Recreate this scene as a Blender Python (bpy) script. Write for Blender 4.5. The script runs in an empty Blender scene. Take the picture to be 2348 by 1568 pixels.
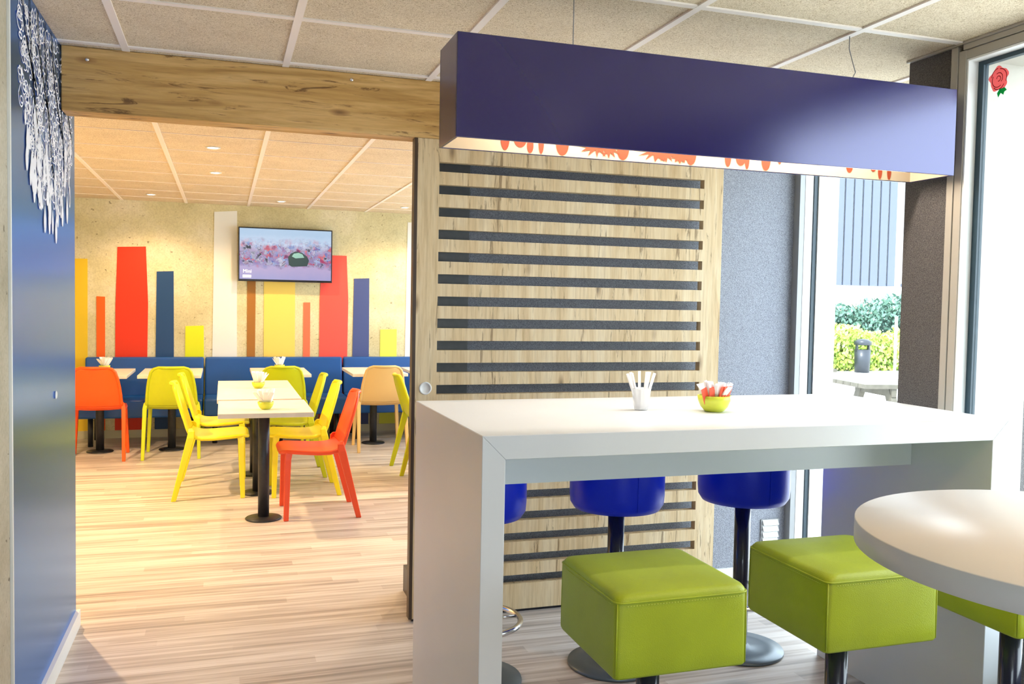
import bpy, bmesh, math, random
from mathutils import Vector, Matrix
random.seed(7)
S = bpy.context.scene
COL = S.collection
PI = math.pi
# ------------------------------------------------------------------ camera
M = [[0.95,0,0],[0,0,-1],[0,1,0]]
import math as _m
FPX, YAW, PIT, ROL = 2018.39322, 0.316965108, 0.0437268624, 0.0182266369
def cam_axes():
    cy, sy = _m.cos(YAW), _m.sin(YAW)
    A = Matrix(((cy,-sy,0),(0,0,-1),(sy,cy,0)))
    P = Matrix(((1,0,0),(0,_m.cos(PIT),-_m.sin(PIT)),(0,_m.sin(PIT),_m.cos(PIT))))
    Q = Matrix(((_m.cos(ROL),-_m.sin(ROL),0),(_m.sin(ROL),_m.cos(ROL),0),(0,0,1)))
    return Q @ P @ A
AX = cam_axes()
cd = bpy.data.cameras.new('camera'); cam = bpy.data.objects.new('camera', cd); COL.objects.link(cam)
cd.sensor_width = 36; cd.lens = FPX/2348*36; cd.clip_start = 0.05; cd.clip_end = 300
r, u, b = AX[0], -AX[1], -AX[2]
cam.matrix_world = Matrix(((r[0],u[0],b[0],0),(r[1],u[1],b[1],0),(r[2],u[2],b[2],1.45),(0,0,0,1)))
S.camera = cam
# ------------------------------------------------------------------ world, light, exposure
S.view_settings.view_transform = 'Standard'; S.view_settings.look = 'None'
S.view_settings.exposure = 1.0; S.view_settings.gamma = 1.0; S.view_settings.use_curve_mapping = False
W = bpy.data.worlds.new('world'); S.world = W; W.use_nodes = True
bg = W.node_tree.nodes['Background']; bg.inputs[0].default_value = (0.80,0.90,1,1); bg.inputs[1].default_value = 4.0
sd = bpy.data.lights.new('sun','SUN'); sd.energy = 3.5; sd.angle = 0.01; sd.color = (1,.96,.88)
so = bpy.data.objects.new('sun', sd); COL.objects.link(so); so.rotation_euler = (math.radians(38),0,math.radians(-60))
def portal(name, loc, rot, sx, sy):
    l = bpy.data.lights.new(name,'AREA'); l.shape='RECTANGLE'; l.size=sx; l.size_y=sy; l.cycles.is_portal=True
    o = bpy.data.objects.new(name,l); COL.objects.link(o); o.location=loc; o.rotation_euler=rot
portal('portal_near',(2.72,1.75,1.36),(0,PI/2,0),2.0,1.7)
portal('portal_near_back',(2.72,-2.15,1.36),(0,PI/2,0),2.0,1.8)
portal('portal_rear',(3.0,3.4,1.2),(0,PI/2,0),2.3,1.0)
portal('portal_far',(3.01,7.0,1.52),(0,PI/2,0),1.25,5.0)
portal('portal_behind',(.3,-3.15,1.3),(PI/2,0,0),1.8,1.6)
DL_E = 16.0
# ------------------------------------------------------------------ helpers
def sl(c):
    if isinstance(c,str): c = tuple(int(c[i:i+2],16)/255 for i in (0,2,4))
    return tuple((x/12.92 if x<=.04045 else ((x+.055)/1.055)**2.4) for x in c[:3])+(1,)
def nm(name):
    m = bpy.data.materials.new(name); m.use_nodes = True
    return m, m.node_tree.nodes, m.node_tree.links, m.node_tree.nodes['Principled BSDF']
def mat(name, col, rough=.5, metal=0, coat=0, noise=0, nscale=40, bump=0, bscale=200, spec=.5):
    m,N,L,B = nm(name)
    B.inputs['Base Color'].default_value = sl(col) if isinstance(col,str) else (*col,1)
    B.inputs['Roughness'].default_value = rough; B.inputs['Metallic'].default_value = metal
    B.inputs['Coat Weight'].default_value = coat; B.inputs['Specular IOR Level'].default_value = spec
    if noise or bump:
        g = N.new('ShaderNodeNewGeometry')
    if noise:
        t = N.new('ShaderNodeTexNoise'); t.inputs['Scale'].default_value = nscale; t.inputs['Detail'].default_value = 5
        tc = N.new('ShaderNodeTexCoord'); L.new(tc.outputs['Object'], t.inputs['Vector'])
        h = N.new('ShaderNodeHueSaturation'); h.inputs['Color'].default_value = B.inputs['Base Color'].default_value
        mr = N.new('ShaderNodeMapRange'); mr.inputs['From Min'].default_value=.3; mr.inputs['From Max'].default_value=.7
        mr.inputs['To Min'].default_value = 1-noise; mr.inputs['To Max'].default_value = 1+noise
        L.new(t.outputs['Fac'], mr.inputs['Value']); L.new(mr.outputs[0], h.inputs['Value']); L.new(h.outputs[0], B.inputs['Base Color'])
    if bump:
        t = N.new('ShaderNodeTexNoise'); t.inputs['Scale'].default_value = bscale; t.inputs['Detail'].default_value = 3
        L.new(g.outputs['Position'], t.inputs['Vector'])
        bp = N.new('ShaderNodeBump'); bp.inputs['Strength'].default_value = bump; bp.inputs['Distance'].default_value = .004
        L.new(t.outputs['Fac'], bp.inputs['Height']); L.new(bp.outputs[0], B.inputs['Normal'])
    return m
def ramp(N, stops):
    r = N.new('ShaderNodeValToRGB'); e = r.color_ramp.elements
    while len(e) < len(stops): e.new(.5)
    for i,(p,c) in enumerate(stops): e[i].position = p; e[i].color = sl(c) if isinstance(c,str) else (*c,1)
    return r
def mapping(N, L, scale, rot=(0,0,0), loc=(0,0,0), src=None):
    g = N.new('ShaderNodeNewGeometry'); mp = N.new('ShaderNodeMapping')
    mp.inputs['Scale'].default_value = scale; mp.inputs['Rotation'].default_value = rot; mp.inputs['Location'].default_value = loc
    L.new(src or g.outputs['Position'], mp.inputs['Vector']); return mp.outputs[0]
def noise(N, L, vec, scale=1, detail=6, rough=.55, dist=0):
    t = N.new('ShaderNodeTexNoise'); t.inputs['Scale'].default_value=scale; t.inputs['Detail'].default_value=detail
    t.inputs['Roughness'].default_value=rough; t.inputs['Distortion'].default_value=dist; L.new(vec,t.inputs['Vector']); return t.outputs['Fac']
def mix(N, L, a, b_, fac, mode='MIX'):
    m = N.new('ShaderNodeMix'); m.data_type='RGBA'; m.blend_type=mode
    for i,v in ((6,a),(7,b_)):
        if isinstance(v,(tuple,list)): m.inputs[i].default_value = v
        else: L.new(v, m.inputs[i])
    if isinstance(fac,(int,float)): m.inputs[0].default_value = fac
    else: L.new(fac, m.inputs[0])
    return m.outputs[2]
def bumpn(N, L, B, h, strength=.3, dist=.003):
    bp = N.new('ShaderNodeBump'); bp.inputs['Strength'].default_value=strength; bp.inputs['Distance'].default_value=dist
    L.new(h,bp.inputs['Height']); L.new(bp.outputs[0],B.inputs['Normal'])
def floor_mat():
    m,N,L,B = nm('wood_strip_floor')
    v = mapping(N,L,(1,1,1))
    def mth(op,a_,b2=None):
        n_=N.new('ShaderNodeMath'); n_.operation=op
        for i_,q in enumerate((a_,b2)):
            if q is None: continue
            if isinstance(q,(int,float)): n_.inputs[i_].default_value=q
            else: L.new(q,n_.inputs[i_])
        return n_.outputs[0]
    sx=N.new('ShaderNodeSeparateXYZ'); L.new(v,sx.inputs[0])
    row=mth('FLOOR',mth('DIVIDE',sx.outputs[1],.068)); w1=N.new('ShaderNodeTexWhiteNoise'); w1.noise_dimensions='1D'; L.new(row,w1.inputs['W'])
    xx=mth('ADD',mth('DIVIDE',sx.outputs[0],1.15),mth('MULTIPLY',w1.outputs['Value'],7.3)); pk=mth('FLOOR',xx)
    cb=N.new('ShaderNodeCombineXYZ'); L.new(pk,cb.inputs[0]); L.new(row,cb.inputs[1])
    w2=N.new('ShaderNodeTexWhiteNoise'); w2.noise_dimensions='2D'; L.new(cb.outputs[0],w2.inputs['Vector'])
    tone=ramp(N,[(0,(.22,.21,.20)),(1,(.80,.78,.76))]); L.new(w2.outputs['Value'],tone.inputs[0])
    n1 = noise(N,L,mapping(N,L,(1.1,32,1)),1,5,.6,.3)
    n2 = noise(N,L,mapping(N,L,(3,140,1)),1,4,.6)
    r1 = ramp(N,[(.25,'938B87'),(.42,'BCB5B1'),(.58,'D6D1CE'),(.8,'E8E5E3')]); L.new(n1,r1.inputs[0])
    c = mix(N,L,r1.outputs[0],tone.outputs[0],.42,'OVERLAY')
    r2 = ramp(N,[(.3,(.62,.6,.58)),(.6,(1,1,1))]); L.new(n2,r2.inputs[0])
    c = mix(N,L,c,r2.outputs[0],.45,'MULTIPLY')
    L.new(c,B.inputs['Base Color']); B.inputs['Roughness'].default_value=.42
    bumpn(N,L,B,n2,.08,.001)
    return m
def oak_mat(name, stops, axis='x', dark=.5, tiles=0):
    m,N,L,B = nm(name)
    sc = {'x':(1.4,14,16),'z':(16,14,1.4)}[axis]
    n1 = noise(N,L,mapping(N,L,sc),1,8,.62,.8)
    r1 = ramp(N,stops); L.new(n1,r1.inputs[0])
    sc2 = {'x':(5,60,90),'z':(90,60,5)}[axis]
    n2 = noise(N,L,mapping(N,L,sc2),1,3,.6)
    r2 = ramp(N,[(.35,(.72,.66,.58)),(.55,(1,1,1))]); L.new(n2,r2.inputs[0])
    c = mix(N,L,r1.outputs[0],r2.outputs[0],.5,'MULTIPLY')
    # knots and dark cracks
    sk = {'x':(3.2,8,9),'z':(9,8,3.2)}[axis]
    vo = N.new('ShaderNodeTexVoronoi'); vo.inputs['Scale'].default_value=1; L.new(mapping(N,L,sk,loc=(.3,.2,.15)),vo.inputs['Vector'])
    rk = ramp(N,[(.03,(.12,.07,.04)),(.10,(.6,.5,.42)),(.17,(1,1,1))]); L.new(vo.outputs['Distance'],rk.inputs[0])
    c = mix(N,L,c,rk.outputs[0],dark,'MULTIPLY')
    n3 = noise(N,L,mapping(N,L,{'x':(2.2,20,26),'z':(26,20,2.2)}[axis],loc=(3,1,4)),1,7,.7,1.5)
    rc = ramp(N,[(.36,(.25,.17,.1)),(.42,(1,1,1))]); L.new(n3,rc.inputs[0])
    c = mix(N,L,c,rc.outputs[0],dark,'MULTIPLY')
    L.new(c,B.inputs['Base Color']); B.inputs['Roughness'].default_value=.5
    bumpn(N,L,B,n2,.1,.001)
    return m
def ceil_mat():
    m,N,L,B = nm('wood_wool_board')
    a = noise(N,L,mapping(N,L,(1,1,1)),105,3,.7,3)
    r1 = ramp(N,[(.34,'A48D6A'),(.46,'E4D3B4'),(.60,'FBEFD8')]); L.new(a,r1.inputs[0])
    b2 = noise(N,L,mapping(N,L,(1,1,1)),5,3,.5)
    r2 = ramp(N,[(.3,(.90,.89,.88)),(.7,(1,1,1))]); L.new(b2,r2.inputs[0])
    L.new(mix(N,L,r1.outputs[0],r2.outputs[0],1,'MULTIPLY'),B.inputs['Base Color'])
    B.inputs['Roughness'].default_value=.95; B.inputs['Specular IOR Level'].default_value=.1
    bumpn(N,L,B,a,.5,.004); return m
def concrete_mat(name, stops, speck=(.3,.26,.2)):
    m,N,L,B = nm(name)
    a = noise(N,L,mapping(N,L,(1,1,1)),2.2,7,.6)
    r1 = ramp(N,stops); L.new(a,r1.inputs[0])
    f_ = noise(N,L,mapping(N,L,(1,1,1)),70,3,.6)
    r2 = ramp(N,[(.35,(.86,.85,.82)),(.6,(1,1,1))]); L.new(f_,r2.inputs[0])
    c = mix(N,L,r1.outputs[0],r2.outputs[0],1,'MULTIPLY')
    s_ = noise(N,L,mapping(N,L,(1,1,1.6)),26,2,.5,.5)
    r3 = ramp(N,[(.26,speck),(.31,(1,1,1))]); L.new(s_,r3.inputs[0])
    c = mix(N,L,c,r3.outputs[0],.75,'MULTIPLY')
    L.new(c,B.inputs['Base Color']); B.inputs['Roughness'].default_value=.8; return m
def stucco_mat():
    m,N,L,B = nm('grey_stucco')
    a = noise(N,L,mapping(N,L,(1,1,1)),280,3,.55,.4)
    r1 = ramp(N,[(.34,(.19,.205,.245)),(.66,(.43,.46,.535))]); L.new(a,r1.inputs[0]); L.new(r1.outputs[0],B.inputs['Base Color'])
    B.inputs['Roughness'].default_value=.6; bumpn(N,L,B,a,.9,.006); return m
def pillar_mat():
    m=stucco_mat(); m.name='shaded_dark_stucco'  # darker copy of the stucco; the pillar's shade is put into the colour
    for n_ in m.node_tree.nodes:
        if n_.type=='VALTORGB': n_.color_ramp.elements[0].color=(.035,.032,.034,1); n_.color_ramp.elements[1].color=(.15,.135,.13,1)
    return m
def glass_mat():
    m = bpy.data.materials.new('window_glass'); m.use_nodes=True; N=m.node_tree.nodes; L=m.node_tree.links; N.clear()
    o=N.new('ShaderNodeOutputMaterial'); t=N.new('ShaderNodeBsdfTransparent'); g=N.new('ShaderNodeBsdfGlossy'); g.inputs['Roughness'].default_value=.02
    fr=N.new('ShaderNodeMath'); fr.operation='MULTIPLY_ADD'; lw=N.new('ShaderNodeLayerWeight'); pw=N.new('ShaderNodeMath'); pw.operation='POWER'; pw.inputs[1].default_value=4
    L.new(lw.outputs['Facing'],pw.inputs[0]); L.new(pw.outputs[0],fr.inputs[0]); fr.inputs[1].default_value=.5; fr.inputs[2].default_value=.02; mx=N.new('ShaderNodeMixShader')
    t.inputs[0].default_value=(.97,.99,.98,1)
    L.new(fr.outputs[0],mx.inputs[0]); L.new(t.outputs[0],mx.inputs[1]); L.new(g.outputs[0],mx.inputs[2]); L.new(mx.outputs[0],o.inputs[0]); return m
def emis(name,col,e):
    m,N,L,B=nm(name); B.inputs['Base Color'].default_value=(*col,1); B.inputs['Emission Color'].default_value=(*col,1); B.inputs['Emission Strength'].default_value=e; return m
def tv_mat():
    m,N,L,B = nm('tv_picture')
    tc=N.new('ShaderNodeTexCoord'); O=tc.outputs['Object']
    sp=N.new('ShaderNodeSeparateXYZ'); L.new(O,sp.inputs[0])
    d=noise(N,L,mapping(N,L,(9,1,9),src=O),1,4,.6)
    mr=N.new('ShaderNodeMapRange'); mr.inputs['From Min'].default_value=-.28; mr.inputs['From Max'].default_value=.28; L.new(sp.outputs[2],mr.inputs['Value'])
    ad=N.new('ShaderNodeMath'); ad.operation='MULTIPLY_ADD'; L.new(d,ad.inputs[0]); ad.inputs[1].default_value=.22; L.new(mr.outputs[0],ad.inputs[2])
    band=ramp(N,[(.12,'A9A8DC'),(.36,'C0B0DC'),(.46,'8C7FBE'),(.70,'B8A8D0'),(.82,'CFE4FF'),(1,'BCD9F6')]); L.new(ad.outputs[0],band.inputs[0])
    vo=N.new('ShaderNodeTexVoronoi'); vo.inputs['Scale'].default_value=1; dn=N.new('ShaderNodeTexNoise'); dn.inputs['Scale'].default_value=30; dn.inputs['Detail'].default_value=3; L.new(O,dn.inputs['Vector'])
    va=N.new('ShaderNodeVectorMath'); va.operation='MULTIPLY_ADD'; L.new(dn.outputs['Color'],va.inputs[0]); va.inputs[1].default_value=(.09,.09,.06); L.new(O,va.inputs[2])
    vo.feature='SMOOTH_F1'; vo.inputs['Smoothness'].default_value=.6
    L.new(mapping(N,L,(26,1,24),src=va.outputs[0]),vo.inputs['Vector'])
    hs=N.new('ShaderNodeValToRGB'); e=hs.color_ramp.elements
    cols=['2B1F6E','B03A70','E87F86','3C62B8','B2C7EE','7A3D62','D9DCF5','1B2A48']
    while len(e)<len(cols): e.new(.5)
    for i,c_ in enumerate(cols): e[i].position=i/len(cols); e[i].color=sl(c_)
    hs.color_ramp.interpolation='LINEAR'
    s2=N.new('ShaderNodeSeparateColor'); L.new(vo.outputs['Color'],s2.inputs[0]); L.new(s2.outputs[0],hs.inputs[0])
    mk=ramp(N,[(.36,(0,0,0)),(.44,(1,1,1)),(.76,(1,1,1)),(.92,(0,0,0))]); L.new(ad.outputs[0],mk.inputs[0])
    n2=noise(N,L,mapping(N,L,(14,1,14),src=O),1,3,.6); rr=ramp(N,[(.38,(0,0,0)),(.56,(1,1,1))]); L.new(n2,rr.inputs[0])
    mm=mix(N,L,mk.outputs[0],rr.outputs[0],1,'MULTIPLY')
    c=mix(N,L,band.outputs[0],hs.outputs[0],mm)
    L.new(c,B.inputs['Emission Color']); B.inputs['Emission Strength'].default_value=.43; B.inputs['Base Color'].default_value=(.02,.02,.02,1); B.inputs['Roughness'].default_value=.25
    return m

class MB:
    def __init__(s): s.b=bmesh.new()
    def box(s,x0,x1,y0,y1,z0,z1):
        v=[s.b.verts.new(p) for p in ((x0,y0,z0),(x1,y0,z0),(x1,y1,z0),(x0,y1,z0),(x0,y0,z1),(x1,y0,z1),(x1,y1,z1),(x0,y1,z1))]
        for f in ((3,2,1,0),(4,5,6,7),(0,1,5,4),(1,2,6,5),(2,3,7,6),(3,0,4,7)): s.b.faces.new([v[i] for i in f])
        return s
    def loft(s,rings,cap=True,smooth=False,close=True):
        R=[[s.b.verts.new(p) for p in r_] for r_ in rings]; n=len(R[0]); out=[]
        for a,c in zip(R,R[1:]):
            for i in range(n if close else n-1):
                f=s.b.faces.new((a[i],a[(i+1)%n],c[(i+1)%n],c[i])); f.smooth=smooth
        if cap and close:
            s.b.faces.new(R[0][::-1]); s.b.faces.new(R[-1])
        return s
    def lathe(s,prof,n=48,c=(0,0),smooth=True,cap=True):
        rings=[[(c[0]+r_*math.cos(2*PI*i/n),c[1]+r_*math.sin(2*PI*i/n),z) for i in range(n)] for r_,z in prof]
        return s.loft(rings,cap,smooth)
    def cyl(s,x,y,z0,z1,r_,n=32):
        return s.lathe([(r_,z0),(r_,z1)],n,(x,y),True)
    def tube(s,pts,r_,n=8,closed=False,cap=True):
        P=[Vector(p) for p in pts]; N_=len(P); rings=[]; up=None
        rr=r_ if isinstance(r_,(list,tuple)) else [r_]*N_
        for i,p in enumerate(P):
            t=(P[(i+1)%N_]-P[i-1]) if closed else (P[min(i+1,N_-1)]-P[max(i-1,0)])
            t.normalize()
            if up is None:
                a=Vector((0,0,1)) if abs(t.z)<.9 else Vector((1,0,0)); up=(a-t*a.dot(t)).normalized()
            else: up=(up-t*up.dot(t)).normalized()
            w=t.cross(up)
            rings.append([tuple(p+(up*math.cos(2*PI*k/n)+w*math.sin(2*PI*k/n))*rr[i]) for k in range(n)])
        if closed:
            R=[[s.b.verts.new(p) for p in q] for q in rings]
            for i in range(N_):
                a,c=R[i],R[(i+1)%N_]
                for k in range(n): f=s.b.faces.new((a[k],a[(k+1)%n],c[(k+1)%n],c[k])); f.smooth=True
            return s
        return s.loft(rings,cap,True)
    def prism(s,pts,axis,a,b_):
        # polygon extruded along an axis
        def P(p,t):
            return (t,p[0],p[1]) if axis=='x' else ((p[0],t,p[1]) if axis=='y' else (p[0],p[1],t))
        A=[s.b.verts.new(P(p,a)) for p in pts]; Bv=[s.b.verts.new(P(p,b_)) for p in pts]; n=len(pts)
        s.b.faces.new(A[::-1]); s.b.faces.new(Bv)
        for i in range(n): s.b.faces.new((A[i],A[(i+1)%n],Bv[(i+1)%n],Bv[i]))
        return s
    def build(s,name,m,parent=None,bevel=0,seg=2,subs=0,smooth=False):
        bmesh.ops.recalc_face_normals(s.b,faces=s.b.faces[:])
        me=bpy.data.meshes.new(name)
        if smooth:
            for f in s.b.faces: f.smooth=True
        s.b.to_mesh(me); s.b.free()
        if m: me.materials.append(m)
        o=bpy.data.objects.new(name,me); COL.objects.link(o)
        if parent: o.parent=parent
        if bevel:
            md=o.modifiers.new('bevel','BEVEL'); md.width=bevel; md.segments=seg; md.limit_method='ANGLE'; md.angle_limit=.7
        if subs:
            md=o.modifiers.new('sub','SUBSURF'); md.levels=subs; md.render_levels=subs
        return o
def thing(name,label,cat,loc=(0,0,0),rz=0,group=None):
    o=bpy.data.objects.new(name,None); COL.objects.link(o); o.location=loc; o.rotation_euler=(0,0,rz); o.empty_display_size=.1
    return tag(o,label,cat,group)
def tag(o,label,cat,group=None,kind=None):
    o['label']=label; o['category']=cat
    if group: o['group']=group
    elif 'group' in o: del o['group']
    if kind: o['kind']=kind
    return o
def struct(o): o['kind']='structure'; return o
def dup(o,loc=None,rz=None,label=None,matmap=None):
    c=o.copy(); COL.objects.link(c)
    if loc is not None: c.location=loc
    if rz is not None: c.rotation_euler=(0,0,rz)
    if label: c['label']=label
    for ch in o.children:
        k=ch.copy(); COL.objects.link(k); k.parent=c
        for g in ch.children:
            d=g.copy(); COL.objects.link(d); d.parent=k
    return c
# ------------------------------------------------------------------ materials
m_floor=floor_mat(); m_ceil=ceil_mat(); m_glass=glass_mat(); m_stucco=stucco_mat(); m_pillar=pillar_mat()
m_beam=oak_mat('beam_oak',[(.25,'90682F'),(.42,'C69B55'),(.58,'DBB270'),(.8,'E8CA90')],'x',.85)
m_oak=oak_mat('pale_oak',[(.25,'C9A97A'),(.45,'E0C79B'),(.65,'EBD8B3'),(.85,'F2E4C8')],'z',.7)
m_farwall=concrete_mat('far_wall_concrete',[(.3,'C9C299'),(.5,'DAD5AE'),(.7,'E8E3CB')])
m_conc=concrete_mat('raw_concrete',[(.3,'A89F88'),(.5,'BDB5A0'),(.7,'CFC9B9')],(.2,.16,.12))
m_white=mat('white_laminate',(.66,.69,.73),.32,noise=.02,nscale=3)
m_whitepaint=mat('white_paint',(.82,.83,.82),.5)
m_front=mat('taupe_paint',(.20,.18,.17),.8,noise=.03,nscale=2)
m_room=mat('warm_white_paint',(.78,.76,.72),.7,noise=.03,nscale=2)
m_navy=mat('navy_gloss_panel',(.13,.28,.78),.24,metal=.9); m_navy.node_tree.nodes['Principled BSDF'].inputs['IOR'].default_value=2.1; m_navy.node_tree.nodes['Principled BSDF'].inputs['Specular Tint'].default_value=(.62,.82,1,1)
m_lampnavy=mat('navy_satin_box',(.007,.003,.085),.20); m_lampnavy.node_tree.nodes['Principled BSDF'].inputs['IOR'].default_value=1.95; m_lampnavy.node_tree.nodes['Principled BSDF'].inputs['Specular Tint'].default_value=(.72,.72,1,1); m_lampnavy.node_tree.nodes['Principled BSDF'].inputs['Coat Roughness'].default_value=.22
m_darkedge=mat('dark_brown_edge',(.06,.035,.02),.4)
m_dark=mat('dark_grey_metal',(.035,.04,.05),.38,metal=.5,noise=.1)
m_darkpanel=mat('charcoal_cladding',(.075,.085,.095),.35,noise=.1)
m_navypole=mat('black_pole',(.012,.014,.035),.25,coat=.4)
m_disc=mat('grey_disc',(.10,.13,.16),.35,metal=.3)
m_chrome=mat('chrome',(.75,.73,.70),.15,metal=1)
m_alu=mat('beige_aluminium',(.42,.39,.34),.45,metal=.15)
m_greyalu=mat('grey_aluminium',(.30,.31,.32),.4,metal=.2)
m_gasket=mat('dark_gasket',(.015,.04,.06),.4)
m_batten=mat('ceiling_batten',(.93,.86,.80),.5)
m_green=mat('green_vinyl',(.32,.41,.008),.42,noise=.06,nscale=9,bump=.25,bscale=420)
m_stitch=mat('green_thread',(.50,.58,.08),.6)
m_blue=mat('blue_vinyl',(.0,.02,.60),.36,spec=.3,noise=.08,nscale=6,bump=.1,bscale=300)
m_bench=mat('bench_blue_vinyl',(.004,.085,.36),.38,noise=.06,nscale=5)
P_yel=mat('yellow_plastic',(.85,.76,.012),.35)
P_lime=mat('lime_plastic',(.52,.60,.006),.35)
P_or=mat('orange_plastic',(.95,.10,.004),.35)
P_red=mat('red_orange_plastic',(.90,.085,.02),.35)
P_tan=mat('tan_plastic',(.74,.50,.20),.4)
m_table=mat('pale_wood_top',(.78,.74,.66),.4,noise=.05,nscale=12)
m_bowl=mat('lime_bowl',(.66,.72,.06),.3)
m_paper=mat('white_paper',(.88,.88,.90),.6)
m_redpaper=mat('red_paper',(.85,.12,.06),.5)
m_black=mat('black_plastic',(.006,.007,.014),.3)
m_gravel=mat('pale_paving',(.72,.71,.69),.9,noise=.15,nscale=30)
# ------------------------------------------------------------------ room shell
H=2.43
struct(MB().box(-3.4,3.2,-3.3,9.95,-.1,0).build('floor',m_floor))
cl=struct(MB().box(-3.4,3.2,-3.3,9.95,H,H+.12).build('ceiling',m_ceil))
g=MB()
bw=.014
xs=[-.985-.615*k for k in range(4,0,-1)]+[-.985,-.373,.243,.855,1.473,2.12,2.735]
for x in xs: g.box(x-bw,x+bw,-3,3.86,H-.006,H+.01)
for k in range(-9,3): 
    y=2.59+.607*k
    if y<3.86: g.box(-3,2.95,y-bw,y+bw,H-.0055,H+.01)
struct(g.build('trim_1',m_batten))
g=MB()
for x in xs: g.box(x-bw,x+bw,4.0,9.77,H-.006,H+.01)
for k in range(0,9): y=4.45+.615*k; g.box(-2.2,2.88,y-.005,y+.005,H-.004,H+.01)
struct(g.build('trim_2',m_batten))
wf=struct(MB().box(-2.3,3.0,9.78,9.95,0,H).build('wall_far',m_farwall))
struct(MB().box(-2.4,-2.2,4.2,9.9,0,H).build('wall_far_left',m_farwall))
struct(MB().box(-2.2,2.9,9.765,9.78,0,.08).build('baseboard_far',mat('cream_baseboard',(.55,.55,.42),.5)))
# far right facade with windows
g=MB(); g.box(2.9,3.1,3.93,4.5,0,H); g.box(2.9,3.1,9.5,9.9,0,H); g.box(2.9,3.1,4.5,9.5,0,.9); g.box(2.9,3.1,4.5,9.5,2.15,H); g.box(2.93,3.07,6.95,7.05,.9,2.15)
struct(g.build('wall_far_right',m_room))
g=struct(MB().box(2.985,2.995,4.5,9.5,.9,2.15).build('window_3',m_glass))
# stripes painted on the far wall
def stripe(pts,col,lab,rough=.55):
    m=mat('stripe_paint_'+lab.split()[0],col,rough)
    bot=[(x,.08) for x,z in pts[-2:]] if False else None
    o=MB().prism(pts,'y',9.774,9.7805).build('painted_stripe',m,wf); o['label']=lab
stripe([(-1.45,1.82),(-1.304,1.822),(-1.307,.08),(-1.45,.08)],(.82,.58,.02),'yellow painted stripe')
stripe([(-1.223,1.447),(-1.144,1.443),(-1.145,.08),(-1.225,.08)],(.95,.13,.005),'orange painted stripe')
stripe([(-1.027,1.951),(-.76,1.964),(-.739,1.383),(-.757,.08),(-1.054,.08),(-1.047,1.348)],(.80,.035,.006),'red painted stripe with bent sides')
stripe([(-.657,1.712),(-.494,1.721),(-.487,.08),(-.676,.08)],(.006,.06,.20),'navy painted stripe')
stripe([(-.378,1.152),(-.199,1.159),(-.187,.08),(-.386,.08)],(.75,.82,.01),'lime painted stripe')
stripe([(-.097,2.351),(.131,2.372),(.137,.08),(-.119,.08)],(.80,.85,.86),'tall white painted stripe')
stripe([(.238,1.80),(.323,1.80),(.318,.08),(.235,.08)],(.36,.15,.02),'brown painted stripe')
stripe([(.407,1.80),(.731,1.80),(.736,.08),(.412,.08)],(.86,.66,.14),'broad pale yellow painted stripe')
stripe([(.821,1.42),(.893,1.421),(.895,.08),(.819,.08)],(.92,.17,.08),'coral painted stripe')
stripe([(1.012,1.938),(1.28,1.939),(1.302,1.452),(1.289,.08),(.99,.08),(.994,1.446)],(.88,.09,.07),'coral red painted stripe with bent side')
stripe([(1.363,1.691),(1.531,1.699),(1.538,.08),(1.344,.08)],(.05,.08,.26),'slate blue painted stripe')
stripe([(1.66,1.132),(1.844,1.139),(1.848,.08),(1.657,.08)],(.80,.88,.10),'pale lime painted stripe')
stripe([(1.954,2.335),(2.15,2.345),(2.16,.08),(1.932,.08)],(.85,.88,.88),'white painted stripe beside the door')
# left wall of the front room: concrete strip, then the printed panel
struct(MB().box(-3.1,-.63,1.9,4.19,0,H).build('wall_left',m_conc))
struct(MB().box(-3.3,-3.1,-3.2,4.2,0,H).build('wall_front_left',m_front))
struct(MB().box(-2.2,-.62,4.19,4.2,0,H).build('wall_partition',m_room))
pn=thing('wall_panel','glossy navy wall panel printed with a white lace chandelier of drips','wall panel',(-.61,3.0,0))
MB().box(-.02,0,0,1.2,0,H-.001).build('panel',m_navy,pn)
MB().box(-.021,.003,-.012,0,0,H-.001).build('edge_strip',m_whitepaint,pn)
struct(MB().box(-.63,-.615,2.0,2.985,0,H).build('wall_left_face',m_conc))
struct(MB().box(-.61,-.594,3.0,4.215,0,.072).build('baseboard_left',m_whitepaint))
# lace print: thin outlines in the panel plane (local y,z)
LX=[.0005]
def ribbon(g,pts,w=.0022,closed=False,x=None):
    if x is None: LX[0]+=4e-6; x=LX[0]
    n=len(pts); A=[];Bv=[]
    for i in range(n):
        p=Vector(pts[i]); q=Vector(pts[(i+1)%n] if closed else pts[min(i+1,n-1)]); o_=Vector(pts[i-1] if (closed or i) else pts[0])
        t=(q-o_); t=t.normalized() if t.length>1e-9 else Vector((1,0)); nn=Vector((-t.y,t.x))*w/2
        A.append(g.b.verts.new((x,p.x+nn.x,p.y+nn.y))); Bv.append(g.b.verts.new((x,p.x-nn.x,p.y-nn.y)))
    for i in range(n if closed else n-1):
        j=(i+1)%n; g.b.faces.new((A[i],A[j],Bv[j],Bv[i]))
def drop(g,y,z,w,h,lw=.0022,fill=False):
    pts=[]
    for k in range(20):
        a=2*PI*k/20; s_=math.sin(a); c_=math.cos(a)
        pts.append((y+w/2*s_*(1 if c_<0 else (1-.75*c_)), z+h/2*c_))
    LX[0]+=4e-6
    if fill: g.b.faces.new([g.b.verts.new((LX[0],*p)) for p in pts])
    else: ribbon(g,pts,lw,True)
g=MB(); rnd=random.Random(3)
def zbot(y): return 1.80+1.0*(y-.66)**2
def oval(y,z,w,h,lw,k0=0): ribbon(g,[(y+w/2*math.sin(2*PI*k/16),z+h/2*math.cos(2*PI*k/16)) for k in range(16)],lw,True)
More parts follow.
